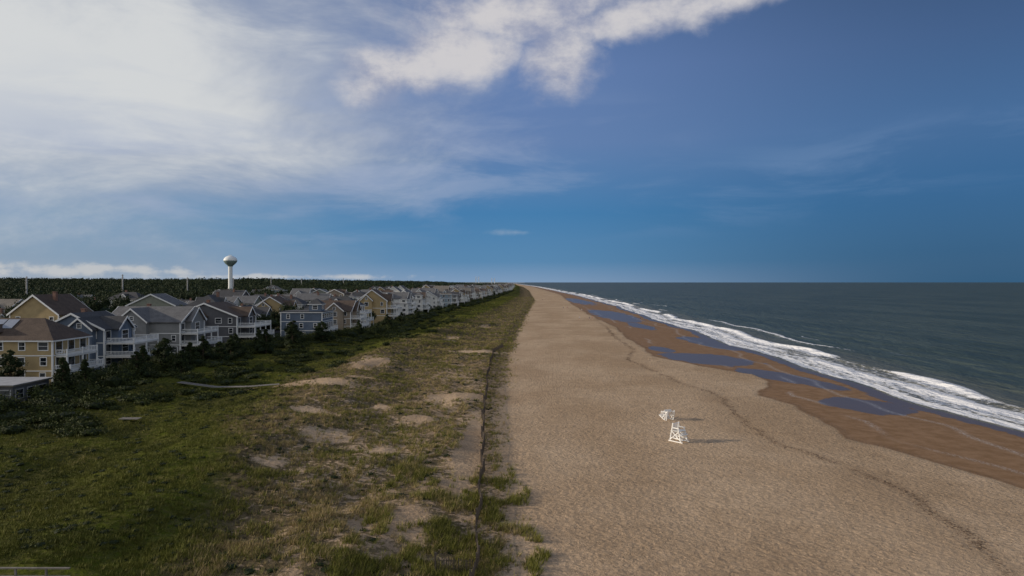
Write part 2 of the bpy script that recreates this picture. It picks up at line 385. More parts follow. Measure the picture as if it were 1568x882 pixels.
for (x,y,h,r) in [(-71.2,108,6.,2.1),(-71.5,114,5.,2.0),(-69,118,4.,1.8),(-71,139,6.5,2.6),(-68,150,6.0,2.8),(-75,114.5,4,1.8),(-66,160,5.5,2.6),(-62,172,6,2.8),(-60,186,6.,2.8),(-57,205,6.5,2.8),(-63,196,7,3),(-52,232,5,2.3),(-72,133,5.5,2.2),(-48,262,6,2.8),(-47,290,6,3),(-46,330,6,3),(-68,144,5,2.6),(-66,154,4.5,2.5),(-84,114,6.5,2.2),(-70,127,5,2.4),(-67,165,5.5,2.8),(-66,178,5.5,2.8),(-60,212,5,2.4),(-65,134,4.5,2.2)]:
    make_tree('cedar_tree',x,y,h,r,h<6.2)
# ---------------------------------------------------------------- houses
class MB:
    def __init__(s): s.p={}
    def add(s,part,V,F):
        v,f=s.p.setdefault(part,([],[]));o=len(v);v.extend(V);f.extend([tuple(i+o for i in q) for q in F])
    def box(s,part,x0,y0,z0,x1,y1,z1):
        V=[(x,y,z) for z in(z0,z1) for y in(y0,y1) for x in(x0,x1)]
        s.add(part,V,[(0,2,3,1),(4,5,7,6),(0,1,5,4),(2,6,7,3),(0,4,6,2),(1,3,7,5)])
    def gable(s,x0,x1,y0,y1,z0,h,ov=.5,th=.22,axis='x',wall=True,end0=True,end1=True,rake=True):
        sw=(lambda a,b,c:(a,b,c)) if axis=='x' else (lambda a,b,c:(b,a,c))
        if axis=='y': x0,x1,y0,y1=y0,y1,x0,x1
        ym=(y0+y1)/2;sl=h/(ym-y0)
        def chev(part,a,b,t0,t1):
            pr=[(y0-ov,z0-ov*sl+t0),(ym,z0+h+t0),(y1+ov,z0-ov*sl+t0),(y1+ov,z0-ov*sl+t1),(ym,z0+h+t1),(y0-ov,z0-ov*sl+t1)]
            V=[sw(a,*q) for q in pr]+[sw(b,*q) for q in pr]
            s.add(part,V,[(0,1,4,5),(1,2,3,4),(6,11,10,7),(7,10,9,8)]+[(i,(i+1)%6+0,(i+1)%6+6,i+6) for i in range(6)])
        xa=x0-(ov if end0 else 0);xb=x1+(ov if end1 else 0)
        chev('roof',xa,xb,0.01,th)
        if rake:
            if end0: chev('trim',xa-.07,xa-.002,-.16,th+.04)
            if end1: chev('trim',xb+.002,xb+.07,-.16,th+.04)
        if wall:
            for xx in (x0,x1): s.add('walls',[sw(xx,y0,z0),sw(xx,y1,z0),sw(xx,ym,z0+h)],[(0,1,2)])
    def hip(s,x0,x1,y0,y1,z0,h,ov=.55):
        x0-=ov;x1+=ov;y0-=ov;y1+=ov;dx,dy=x1-x0,y1-y0;k=min(dx,dy)/2
        if dx>=dy: r=[(x0+k*.95,(y0+y1)/2,z0+h),(x1-k*.95,(y0+y1)/2,z0+h)]
        else: r=[((x0+x1)/2,y0+k*.95,z0+h),((x0+x1)/2,y1-k*.95,z0+h)]
        V=[(x0,y0,z0),(x1,y0,z0),(x1,y1,z0),(x0,y1,z0)]+r
        if dx>=dy: F=[(0,1,5,4),(1,2,5),(2,3,4,5),(3,0,4),(3,2,1,0)]
        else: F=[(0,1,4),(1,2,5,4),(2,3,5),(3,0,4,5),(3,2,1,0)]
        s.add('roof',V,F)
        s.box('trim',x0+.03,y0+.03,z0-.24,x1-.03,y1-.03,z0-.004)
    def win(s,face,a,z,w,h,pos,mull=True):
        def bx(part,a0,a1,z0,z1,o0,o1):
            if face=='S': s.box(part,a0,pos-o1,z0,a1,pos-o0,z1)
            elif face=='N': s.box(part,a0,pos+o0,z0,a1,pos+o1,z1)
            elif face=='E': s.box(part,pos+o0,a0,z0,pos+o1,a1,z1)
            else: s.box(part,pos-o1,a0,z0,pos-o0,a1,z1)
        bx('windows',a-w/2,a+w/2,z,z+h,-.02,.03)
        f=.13
        bx('trim',a-w/2-f,a-w/2,z-f,z+h+f,-.02,.07);bx('trim',a+w/2,a+w/2+f,z-f,z+h+f,-.02,.07)
        bx('trim',a-w/2,a+w/2,z-f,z,-.02,.075);bx('trim',a-w/2,a+w/2,z+h,z+h+f,-.02,.075)
        if mull: bx('trim',a-w/2,a+w/2,z+h*.5-.03,z+h*.5+.03,.031,.05)
    def rail(s,x0,y0,x1,y1,z,step=.28,hh=1.0):
        L=math.hypot(x1-x0,y1-y0);n=max(1,int(L/step));dx=abs(x1-x0)>abs(y1-y0);t=.04
        if dx:
            s.box('railings',x0,y0-.06,z+hh-.1,x1,y0+.06,z+hh);s.box('railings',x0,y0-.03,z+.1,x1,y0+.03,z+.19)
            for i in range(n+1):
                a=x0+(x1-x0)*i/n;s.box('railings',a-.035,y0-.02,z+.191,a+.035,y0+.02,z+hh-.101)
        else:
            s.box('railings',x0-.06,y0,z+hh-.1,x0+.06,y1,z+hh);s.box('railings',x0-.03,y0,z+.1,x0+.03,y1,z+.19)
            for i in range(n+1):
                a=y0+(y1-y0)*i/n;s.box('railings',x0-.02,a-.035,z+.191,x0+.02,a+.035,z+hh-.101)
    def deck(s,x0,x1,y0,y1,z,zg,step=.28):
        s.box('deck',x0,y0,z-.32,x1,y1,z)
        s.rail(x1-.12,y0+.16,x1-.12,y1-.16,z,step);s.rail(x0+.1,y0+.1,x1-.26,y0+.1,z,step);s.rail(x0+.1,y1-.1,x1-.26,y1-.1,z,step)
        n=max(2,int((y1-y0)/3.6))
        for i in range(n+1):
            a=y0+.13+(y1-y0-.26)*i/n
            s.box('posts',x1-.25,a-.12,zg,x1-.01,a+.12,z-.321)
            s.box('posts',x1-.23,a-.1,z+.002,x1-.01,a+.1,z+1.12)
WALLC={'tan':(.43,.32,.165),'blue':(.13,.165,.22),'gray':(.25,.25,.245),'white':(.70,.69,.65),'brown':(.18,.13,.095),'shingle':(.30,.245,.185),'sage':(.25,.26,.21),'cream':(.54,.46,.33),'darkgray':(.12,.12,.128),'rose':(.28,.17,.13),'paleblue':(.28,.34,.39)}
ROOFC={'brown':(.10,.072,.054),'gray':(.145,.142,.14),'dark':(.066,.066,.068),'weather':(.19,.168,.14),'red':(.13,.085,.065)}
WM={k:simple('siding_'+k,v,.75,.12,.8,siding=True) for k,v in WALLC.items()}
RM={k:simple('shingles_'+k,v,.9,.2,.7,shingle=True) for k,v in ROOFC.items()}
M_trim=simple('white_trim_paint',(.83,.82,.79),.5,.05)
M_deck=simple('deck_paint',(.66,.64,.59),.8,.12)
M_brick=simple('chimney_brick',(.24,.14,.105),.9,.2,4)
def glass_mat():
    m,t,b=newmat('window_glass');p=t.n('ShaderNodeNewGeometry').outputs['Position']
    c=t.mix(t.mr(t.noise(p,.45,2),.45,.55),(.012,.016,.022),(.08,.085,.09));t.set(b.inputs['Base Color'],c)
    b.inputs['Roughness'].default_value=.12;b.inputs['Specular IOR Level'].default_value=.6;return m
M_glass=glass_mat()
M_solar=simple('solar_panel',(.28,.30,.34),.25,.1,2,spec=.7)
def house_spec(W=13,D=16,fl=3,fh=2.8,roof='gx',rh=3.2,wall='gray',rc='gray',decks=(1,2),dd=3.2,dormer=0,cross=0,tower=0,chim=True,roofdeck=False,step=.28,solar=False,seed=0,wins=True,wing=0):
    R=random.Random(seed);b=MB();x0,x1,y0,y1=-D/2,D/2,-W/2,W/2;top=fl*fh
    b.box('walls',x0,y0,-1.0,x1,y1,top-.003)
    for i in range(1,fl): b.box('trim',x0-.04,y0-.04,i*fh-.12,x1+.04,y1+.04,i*fh+.06)
    for cx in(x0,x1):
        for cy in(y0,y1): b.box('trim',cx-.13,cy-.13,-.9,cx+.13,cy+.13,top-.01)
    if roof=='gx': b.gable(x0,x1,y0,y1,top,rh)
    elif roof=='gy': b.gable(x0,x1,y0,y1,top,rh,axis='y')
    elif roof=='hip': b.hip(x0,x1,y0,y1,top,rh)
    elif roof=='flat':
        b.box('roof',x0-.3,y0-.3,top,x1+.3,y1+.3,top+.25);b.box('trim',x0-.34,y0-.34,top-.2,x1+.34,y1+.34,top-.004)
        if roofdeck:
            for q in((x0,y0,x1,y0),(x0,y1,x1,y1),(x0,y0,x0,y1),(x1,y0,x1,y1)): b.rail(*q,top+.25,step)
    if wing:  # lower rear wing
        zt=top-fh;b.box('walls',x0-wing,y0+1.2,-1,x0-.003,y1-2.2,zt);b.gable(x0-wing,x0-.01,y0+1.2,y1-2.2,zt,2.2,end1=False)
        for i in range(fl-1): b.win('S',x0-wing/2,i*fh+.95,1.2,1.3,y0+1.2)
    if cross:
        cw=cross;cx=x0+D*R.uniform(.3,.7);
        b.box('walls',cx-cw/2,y0-1.6,-1,cx+cw/2,y0+.1,top+.2)
        b.gable(cx-cw/2,cx+cw/2,y0-1.6,0,top+.2,cw*.42,axis='y',end1=False)
        for i in range(fl): b.win('S',cx,i*fh+.9,1.7,1.35,y0-1.6)
        b.win('S',cx,top+.45,.8,.8,y0-1.6)
        b.box('walls',x1-.1,-cw/2,-1,x1+1.2,cw/2,top+.2);b.gable(0,x1+1.2,-cw/2,cw/2,top+.2,cw*.42,end0=False)
        for i in range(fl): b.win('E',0,i*fh+.5,2.2,1.8,x1+1.2)
    if dormer:
        for k in range(dormer):
            cx=x0+D*(k+1)/(dormer+1);yy=y0+.8
            b.box('walls',cx-1.1,yy,top-.1,cx+1.1,yy+3,top+1.5);b.gable(cx-1.1,cx+1.1,yy,yy+4.2,top+1.5,1.,.3,.14,axis='y',end1=False)
            b.win('S',cx,top+.45,1.1,.85,yy)
            yy=y1-.8;b.box('walls',cx-1.1,yy-3,top-.1,cx+1.1,yy,top+1.5);b.gable(cx-1.1,cx+1.1,yy-4.2,yy,top+1.5,1.,.3,.14,axis='y',end0=False)
    if tower:
        b.box('walls',x1-4.2,y0+.3,top,x1-.4,y0+4.3,top+2.6);b.hip(x1-4.2,x1-.4,y0+.3,y0+4.3,top+2.6,1.7,.4)
        b.win('S',x1-2.3,top+1,1.5,1.1,y0+.3);b.win('E',y0+2.3,top+1,1.5,1.1,x1-.4)
    if chim:
        cx=x0+D*.35;b.box('chimney',cx-.4,1.,top+.2,cx+.4,1.8,top+rh+.7);b.box('chimney',cx-.5,.9,top+rh+.702,cx+.5,1.9,top+rh+.82)
    for i in range(fl):
        z=i*fh+.95
        if wins:
            n=max(2,int(D/3.6))
            for k in range(n):
                a=x0+D*(k+.5)/n+R.uniform(-.3,.3)
                if cross and abs(a-(x0+D*.5))<cross*.5+1.2: continue
                if R.random()<.12: continue
                b.win('S',a,z,R.choice([.9,1.0,1.6]),1.3,y0)
                b.win('N',a,z,1.0,1.3,y1)
        n=max(3,int(W/2.6))
        for k in range(n):
            a=y0+W*(k+.5)/n
            if cross and abs(a)<cross/2+.9: continue
            b.win('E',a,i*fh+.35 if i in decks else z,1.7,1.95 if i in decks else 1.3,x1,mull=not i in decks)
        for k in range(3): b.win('W',y0+W*(k+.5)/3,z,1.1,1.3,x0)
    off=1.2 if cross else 0
    for j,i in enumerate(decks):
        e=dd-j*.8;b.deck(x1+.12,x1+off+e,y0+.2+j*.4,y1-.2-j*.4,i*fh-.05,-1 if j==0 else decks[j-1]*fh-.04,step)
        if j==len(decks)-1 and not cross and R.random()<.6:   # porch roof over the top deck
            b.box('roof',x1+.02,y0+.3,i*fh+2.5,x1+e+.3,y1-.3,i*fh+2.62);b.box('trim',x1+.02,y0+.25,i*fh+2.3,x1+e+.35,y1-.25,i*fh+2.498)
            for q in(y0+.75,0,y1-.75): b.box('posts',x1+e-.22,q-.1,i*fh-.04,x1+e-.02,q+.1,i*fh+2.298)
    if solar:
        for k in range(5):
            a=x0+2.5+k*2.2
            zz=lambda y:top+.12+(y-(y0-.55))*rh/(W/2+.55)
            ya,yb=y0+2.2,y0+4.4
            b.add('solar_panels',[(a,ya,zz(ya)),(a+2,ya,zz(ya)),(a+2,yb,zz(yb)),(a,yb,zz(yb)),(a,ya,zz(ya)+.06),(a+2,ya,zz(ya)+.06),(a+2,yb,zz(yb)+.06),(a,yb,zz(yb)+.06)],[(0,3,2,1),(4,5,6,7),(0,1,5,4),(1,2,6,5),(2,3,7,6),(3,0,4,7)])
    mm={'walls':WM[wall],'roof':RM[rc],'windows':M_glass,'trim':M_trim,'deck':M_deck,'railings':M_trim,'posts':M_trim,'chimney':M_brick,'solar_panels':M_solar}
    out={}
    for k,(v,f) in b.p.items():
        me=bpy.data.meshes.new(k);me.from_pydata(v,[],f);me.update();me.materials.append(mm[k]);out[k]=me
    return out
def place(name,spec,x,y,rz=0,z=None,sc=1):
    e=bpy.data.objects.new(name,None);C.objects.link(e);e.location=(x,y,gz1(x,y) if z is None else z);e.rotation_euler=(0,0,rz);e.scale=(1,1,sc)
    for k,me in spec.items(): obj(k,me,e)
    return e
place('tan_beach_house',house_spec(W=10,D=22,fl=3,fh=2.65,roof='hip',rh=3.6,wall='tan',rc='brown',decks=(1,2),dd=3,dormer=1,chim=False,solar=True,seed=1),-90.5,123,0,2)
place('blue_beach_house',house_spec(W=11,D=13,fl=3,fh=2.75,roof='gy',rh=3.2,wall='blue',rc='dark',decks=(1,2),dd=5.5,cross=5,seed=2,wing=6),-90.5,146,0,2)
place('gray_beach_house',house_spec(W=13,D=18,fl=3,fh=2.8,roof='gx',rh=3.3,wall='gray',rc='gray',decks=(1,2),dd=3.6,cross=7,seed=3),-89.5,172,0,2)
place('brown_roof_beach_house',house_spec(W=14,D=18,fl=3,fh=2.8,roof='gy',rh=3.6,wall='darkgray',rc='brown',decks=(1,2),dd=4.5,cross=5,seed=4),-86,198,0,2)
place('slate_blue_beach_house',house_spec(W=13,D=13,fl=3,fh=2.9,roof='flat',wall='blue',rc='dark',decks=(1,),dd=1.8,tower=1,chim=False,seed=5),-66.5,222,0,1.8)
place('gabled_beach_house',house_spec(W=12,D=14,fl=3,fh=2.7,roof='gx',rh=3.3,wall='shingle',rc='brown',decks=(1,2),dd=3,cross=6,seed=6),-64,247,0,1.8)
cot=MB();cot.box('walls',-8,-4,-.5,6,4,2.9);cot.box('roof',-8.3,-4.3,2.904,6.3,4.3,3.1);cot.box('trim',-8.4,-4.4,3.104,6.4,4.4,3.2)
for k in range(6): cot.win('S',-6.6+k*2.3,1.0,1.5,1.3,-4)
for k in range(3): cot.win('E',-2.6+k*2.5,1.0,1.5,1.3,6)
M_flat=simple('flat_roof_membrane',(.36,.36,.36),.8,.15,1.)
cm={}
for k,(v,f) in cot.p.items():
    me=bpy.data.meshes.new(k);me.from_pydata(v,[],f);me.materials.append({'walls':WM['darkgray'],'roof':RM['weather'],'trim':M_flat,'windows':M_glass}[k]);cm[k]=me
place('flat_roof_cottage',cm,-80,105,0,1.6)
variants=[]
opts=[('gx','gray','gray',0,6,0,0),('gy','white','gray',0,5,0,5),('hip','cream','brown',2,0,0,0),('gx','shingle','brown',1,0,0,6),('gy','blue','dark',0,6,0,0),('gx','brown','weather',0,5,0,0),
('hip','gray','dark',1,0,1,0),('gy','sage','gray',2,0,0,5),('gx','white','gray',0,6,0,0),('flat','white','gray',0,0,1,0),('gx','darkgray','dark',0,5.5,0,5),('hip','paleblue','weather',2,0,0,0),('gy','tan','brown',0,5,0,0),('gx','white','gray',1,0,0,0),('hip','white','dark',1,0,0,6)]
for i,(r,w,c,dm,cr,tw,wg) in enumerate(opts):
    variants.append(house_spec(W=random.uniform(10.5,14.5),D=random.uniform(12,17),fl=3,fh=random.uniform(2.5,3.0),roof=r,rh=random.uniform(2.6,4.2),wall=w,rc=c,decks=(1,2),dd=random.uniform(2.5,4.5),dormer=dm,cross=cr,tower=tw,chim=i%2==0,step=.45,seed=20+i,wing=wg))
low=[]
for i,(r,w,c,dm,cr,tw,wg) in enumerate(opts[:10]):
    low.append(house_spec(W=random.uniform(9,13),D=random.uniform(11,16),fl=2,fh=2.8,roof=r,rh=random.uniform(2.6,3.9),wall=w,rc=c,decks=(1,),dd=2.5,dormer=dm,cross=cr,tower=tw,chim=i%2==0,step=.6,seed=50+i,wing=wg))
nh=0;last=None;gaps=[]
for row in range(7):
    y=272 if row==0 else 112+random.uniform(0,12)
    while y<(2600 if row<2 else 1500 if row<4 else 700):
        x=float(front(y))-8-row*29-(8 if row else 0)+(random.uniform(-3,3) if row else random.uniform(-7,2))
        vis=x>-.72*y-14
        if vis and not(row>0 and random.random()<(.18 if row<4 else .4)):
            sp=last
            while sp is last: sp=random.choice(low if (row>=3 and random.random()<.6) or (row>0 and random.random()<.3) or (row==0 and random.random()<.15) else variants)
            last=sp
            place('beach_house' if row==0 else 'shingled_house',sp,x,y,random.choice([0,0,math.pi,math.pi/2,-math.pi/2])+random.uniform(-.1,.1) if row else random.uniform(-.1,.1),None,random.uniform(.85,1.15)+(.06 if row>1 else 0))
            nh+=1
        st=random.uniform(18,24)+(12 if random.random()<.12 else 0)+(y/200 if row>1 else 0)
        if row==0: gaps.append((y+st/2,x))
        y+=st
print('houses',nh)
cen=[];rad=[];sh=[]
def yard(x,y,h,r):
    z=gz1(x,y)
    for j in range(4):
        cen.append((x+random.uniform(-1,1)*r*.6,y+random.uniform(-1,1)*r*.6,z+h*random.uniform(.3,.8)));rad.append((r*.65,r*.65,h*.25));sh.append(random.random())
for i in range(1700):
    y=random.uniform(130,1300) if i%3==0 else random.uniform(130,600);k=random.randint(0,6);x=float(front(y))-8-14.5-k*29-8+random.gauss(0,3)
    if x<-.75*y-10: continue
    yard(x,y,random.uniform(4.5,10)+(k>2)*2.5,random.uniform(1.8,3.8))
for y,x in gaps:
    if y<1300:
        for q in range(2): yard(x+random.uniform(-2,10),y+random.uniform(-1.5,1.5),random.uniform(3,7.5),random.uniform(1.6,2.8))
add_mass('yard_trees',cen,rad,70,.34,sh,M_tree,core=.7)
ys_=np.concatenate([np.arange(90,700,6),np.arange(700,2500,40)]);xc=front(ys_)-31
V=np.concatenate([np.stack([xc-3.2,ys_,gz(xc-3.2,ys_)+.05],-1),np.stack([xc+3.2,ys_,gz(xc+3.2,ys_)+.05],-1)]);n=len(ys_)
obj('street',mesh_np('street',V,np.array([[i,i+n,i+n+1,i+1] for i in range(n-1)]),None,[simple('asphalt',(.05,.05,.052),.9)]))
# ---------------------------------------------------------------- water tower
def lathe(prof,seg=40):
    V=[];F=[]
    for r,z in prof:
        for i in range(seg):
            a=2*math.pi*i/seg;V.append((r*math.cos(a),r*math.sin(a),z))
    for j in range(len(prof)-1):
        for i in range(seg):F.append((j*seg+i,j*seg+(i+1)%seg,(j+1)*seg+(i+1)%seg,(j+1)*seg+i))
    return V,F
wt=bpy.data.objects.new('water_tower',None);C.objects.link(wt);TY=640;TX=-(784-353)/1045*TY;wt.location=(TX,TY,2)
def part(name,V,F,mat,par,smooth=False):
    me=bpy.data.meshes.new(name);me.from_pydata([tuple(v) for v in V],[],F);me.update();me.materials.append(mat)
    if smooth: me.polygons.foreach_set('use_smooth',[True]*len(me.polygons))
    return obj(name,me,par)
M_tank=simple('tower_paint_white',(.80,.82,.80),.5,.05,.2);M_tank2=simple('tower_paint_green',(.22,.29,.27),.5,.05,.2)
zc=38.2;rr=6.1
top=[(rr*math.cos(a),zc+4.6*math.sin(a)) for a in np.linspace(0,math.pi/2-.01,10)]
bot=[(1.9,zc-5.6),(2.8,zc-4.4),(4.3,zc-3.1),(5.5,zc-1.6),(rr,zc-.4)]
V,F=lathe(bot+[(rr+.02,zc)]);part('tank_bowl',V,F,M_tank2,wt,True)
V,F=lathe([(rr+.02,zc+.003)]+top[1:]);part('tank_dome',V,F,M_tank,wt,True)
V,F=lathe([(4.2,-2),(3.2,3),(2.3,8),(1.9,14),(1.9,zc-5.6)]);part('pedestal',V,F,M_tank,wt,True)
b=MB();b.rail(-1.2,-1.2,1.2,-1.2,zc+4.55,.5,.9);b.rail(-1.2,1.2,1.2,1.2,zc+4.55,.5,.9);b.rail(-1.2,-1.2,-1.2,1.2,zc+4.55,.5,.9);b.rail(1.2,-1.2,1.2,1.2,zc+4.55,.5,.9)
part('top_railing',*b.p['railings'],M_tank,wt)
M_pole=simple('pole_steel',(.42,.41,.40),.6)
for (y,h) in [(330,22),(422,23),(526,25.5),(631,24),(735,24),(850,26.5),(973,25),(1215,27)]:
    x=-300;e=bpy.data.objects.new('utility_pole',None);C.objects.link(e);e.location=(x,y,gz1(x,y)-1);h=h+1.5-gz1(x,y)
    V,F=lathe([(.6,0),(.4,h)],10);part('pole',V,F,M_pole,e)
    b=MB()
    for k in range(3): b.box('arms',-1.3,-.08,h-1-k*1.6,1.3,.08,h-.84-k*1.6)
    part('crossarms',*b.p['arms'],M_pole,e)
M_conc=simple('hazy_bridge_concrete',(.93,.93,.93),.8,.03,.01)  # near-white base colour stands in for distance haze on the bridge
br_=bpy.data.objects.new('cable_stayed_bridge',None);C.objects.link(br_);br_.location=(-370,7000,0);b=MB()
for px in(0,162):
    for q in(0,30): b.box('pylons',px+q-3,-4,0,px+q+3,4,78 if px==0 else 62)
part('pylons',*b.p['pylons'],M_conc,br_)
b=MB();b.box('deck',-500,-8,12,500,8,15);part('deck',*b.p['deck'],M_conc,br_)
b=MB()
for px,hh in((15,76),(177,60)):
    for k in range(1,8):
        for sg in(-1,1):
            xx=px+sg*k*11;zt=hh-k*3
            b.add('c',[(px,-.3,zt),(xx,-.3,15),(xx+.3,-.3,15),(px+.3,-.3,zt)],[(0,1,2,3)])
part('cables',*b.p['c'],M_conc,br_)
# ---------------------------------------------------------------- sand fence, boardwalk, hand rail
M_wood=simple('weathered_wood',(.10,.08,.065),.9,.3,3);M_wood2=simple('gray_boardwalk_wood',(.22,.195,.165),.9,.25,3)
def sand_fence(name,pts):
    e=bpy.data.objects.new(name,None);C.objects.link(e);b=MB();R=random.Random(5)
    for (xa,ya),(xb,yb) in zip(pts[:-1],pts[1:]):
        L=math.hypot(xb-xa,yb-ya);n=int(L/.1);ux,uy=(xb-xa)/L,(yb-ya)/L
        for i in range(n):
            d=i*L/n;x=xa+ux*d;y=ya+uy*d;z=gz1(x,y);l=R.uniform(-.05,.05);h=R.uniform(.95,1.12)
            w=.022;V=[(x-ux*w,y-uy*w,z-.1),(x+ux*w,y+uy*w,z-.1),(x+ux*w+l*ux,y+uy*w+l*uy,z+h),(x-ux*w+l*ux,y-uy*w+l*uy,z+h)]
            nx,ny=-uy*.012,ux*.012
            V=[(a-nx,c-ny,q) for a,c,q in V]+[(a+nx,c+ny,q) for a,c,q in V]
            b.add('slats',V,[(0,1,2,3),(7,6,5,4),(1,5,6,2),(0,3,7,4),(3,2,6,7)])
            if i%28==0:
                b.box('posts',x-.06,y-.06,z-.3,x+.06,y+.06,z+1.4)
        zs=gz1(xa,ya);ze=gz1(xb,yb)
        for hw in(.3,.85):
            V=[];
            for t_,z in((0,zs),(1,ze)):
                cx=xa+(xb-xa)*t_;cy=ya+(yb-ya)*t_
                V+=[(cx-.01-uy*.02,cy+ux*.02,z+hw),(cx-uy*.02,cy+ux*.02,z+hw+.03)]
            b.add('wire',V,[(0,1,3,2)])
    for k in b.p: part(k,*b.p[k],M_wood,e)
yy=np.concatenate([np.arange(44,120,4),np.arange(120,214,8)])
pts=[(float(fencex(np.array(y)))+.25*math.sin(y*.55),float(y)) for y in yy]
sand_fence('sand_fence',pts)
sand_fence('sand_fence',[(-5.2,46.2),(-2.6,46.6)])
def boardwalk(name,pts,w=1.4,rail=False,lift=.35):
    e=bpy.data.objects.new(name,None);C.objects.link(e);b=MB()
    for (xa,ya),(xb,yb) in zip(pts[:-1],pts[1:]):
        L=math.hypot(xb-xa,yb-ya);n=int(L/.2);ux,uy=(xb-xa)/L,(yb-ya)/L
        za=gz1(xa,ya)+lift;zb=gz1(xb,yb)+lift
        for i in range(n):
            d=i*L/n;x=xa+ux*d;y=ya+uy*d;z=za+(zb-za)*i/n+random.uniform(-.01,.01);q=.085
            P=[(x-ux*q-uy*w/2,y-uy*q+ux*w/2),(x+ux*q-uy*w/2,y+uy*q+ux*w/2),(x+ux*q+uy*w/2,y+uy*q-ux*w/2),(x-ux*q+uy*w/2,y-uy*q-ux*w/2)]
            V=[(*p,z) for p in P]+[(*p,z+.05) for p in P]
            b.add('planks',V,[(3,2,1,0),(4,5,6,7),(0,1,5,4),(1,2,6,5),(2,3,7,6),(3,0,4,7)])
            if rail and i%9==0:
                for sg in(-1,1):
                    px,py=x-uy*w/2*sg*1.05,y+ux*w/2*sg*1.05;b.box('posts',px-.05,py-.05,z-1.2,px+.05,py+.05,z+1.)
        if rail:
            for sg in(-1,1):
                for hh in(.5,.98):
                    V=[]
                    for (cx,cy,z) in((xa,ya,za),(xb,yb,zb)):
                        px,py=cx-uy*w/2*sg*1.05,cy+ux*w/2*sg*1.05
                        V+=[(px-uy*.06,py+ux*.06,z+hh),(px+uy*.06,py-ux*.06,z+hh),(px+uy*.06,py-ux*.06,z+hh+.08),(px-uy*.06,py+ux*.06,z+hh+.08)]
                    b.add('rails',V,[(0,1,5,4),(1,2,6,5),(2,3,7,6),(3,0,4,7),(0,3,2,1),(4,5,6,7)])
    for k in b.p: part(k,*b.p[k],M_wood2,e)
boardwalk('dune_boardwalk',[(-59,121),(-52,119.5),(-46,119),(-41,120.5)],1.5,lift=.5)
boardwalk('beach_access_walkway',[(-60,39.2),(-40,39.2),(-25.9,39.0)],1.6,True,lift=.25)
boardwalk('wooden_platform',[(-51,89),(-48.5,89)],1.2,lift=.5)
# ---------------------------------------------------------------- lifeguard stands
M_lg=simple('lifeguard_white_paint',(.8,.79,.76),.5,.08,3)
def bar(b,part,p,q,w,t):
    p=np.array(p,float);q=np.array(q,float);d=q-p;d/=np.linalg.norm(d);ref=np.array((0,1,0.)) if abs(d[1])<.9 else np.array((0,0,1.))
    a=np.cross(d,ref);a/=np.linalg.norm(a);c=np.cross(a,d)
    V=[tuple(e+a*i*w/2+c*j*t/2) for e in(p,q) for i,j in((-1,-1),(1,-1),(1,1),(-1,1))]
    b.add(part,V,[(0,3,2,1),(4,5,6,7),(0,1,5,4),(1,2,6,5),(2,3,7,6),(3,0,4,7)])
def lifeguard(name,loc,rot,sc):
    e=bpy.data.objects.new(name,None);C.objects.link(e);e.location=loc;e.rotation_euler=rot;e.scale=(sc,)*3;b=MB()
    for s_ in(-1,1):
        y=.8*s_
        bar(b,'legs',(1.0,y,0),(.45,y*.9,1.95),.12,.12);bar(b,'legs',(-.95,y,0),(-.5,y*.9,2.75),.12,.12)
        bar(b,'side_braces',(.95,y*1.04,.25),(-.6,y*.98,1.5),.12,.06);bar(b,'side_braces',(-.85,y*1.1,.3),(.55,y*1.03,1.5),.12,.06)
        bar(b,'side_braces',(.85,y*1.0,.55),(-.85,y*1.0,.55),.12,.05);bar(b,'armrests',(.6,y*.95,2.05),(-.6,y*.95,2.05),.14,.08)
        bar(b,'runners',(1.3,y,.06),(-1.2,y,.06),.14,.14)
    for i in range(5):
        z=.3+i*.33;x=1.0-.55*z/1.95+.08;bar(b,'front_ladder_slats',(x,-.85,z),(x,.85,z),.2,.05)
    for i in range(4):
        z=.4+i*.38;x=-.95+.45*z/2.75-.08;bar(b,'rear_slats',(x,-.85,z),(x,.85,z),.15,.05)
    for i in range(6): bar(b,'seat',(.5-i*.2,-.8,1.62),(.5-i*.2,.8,1.62),.06,.17)
    for i in range(5):
        z=1.85+i*.2;x=-.95+.45*z/2.75+.09;bar(b,'backrest',(x,-.8,z),(x,.8,z),.18,.05)
    b.box('foot_board',.7,-.8,1.1,1.15,.8,1.16)
    for k in b.p: part(k,*b.p[k],M_lg,e)
lifeguard('lifeguard_chair',(20.9,85.5,gz1(20.9,85.5)),(0,0,math.radians(-50)),.84)
lifeguard('lifeguard_chair',(22.9,98.5,gz1(22.9,98.5)+.5),(0,math.radians(-80),math.radians(-68)),.74)
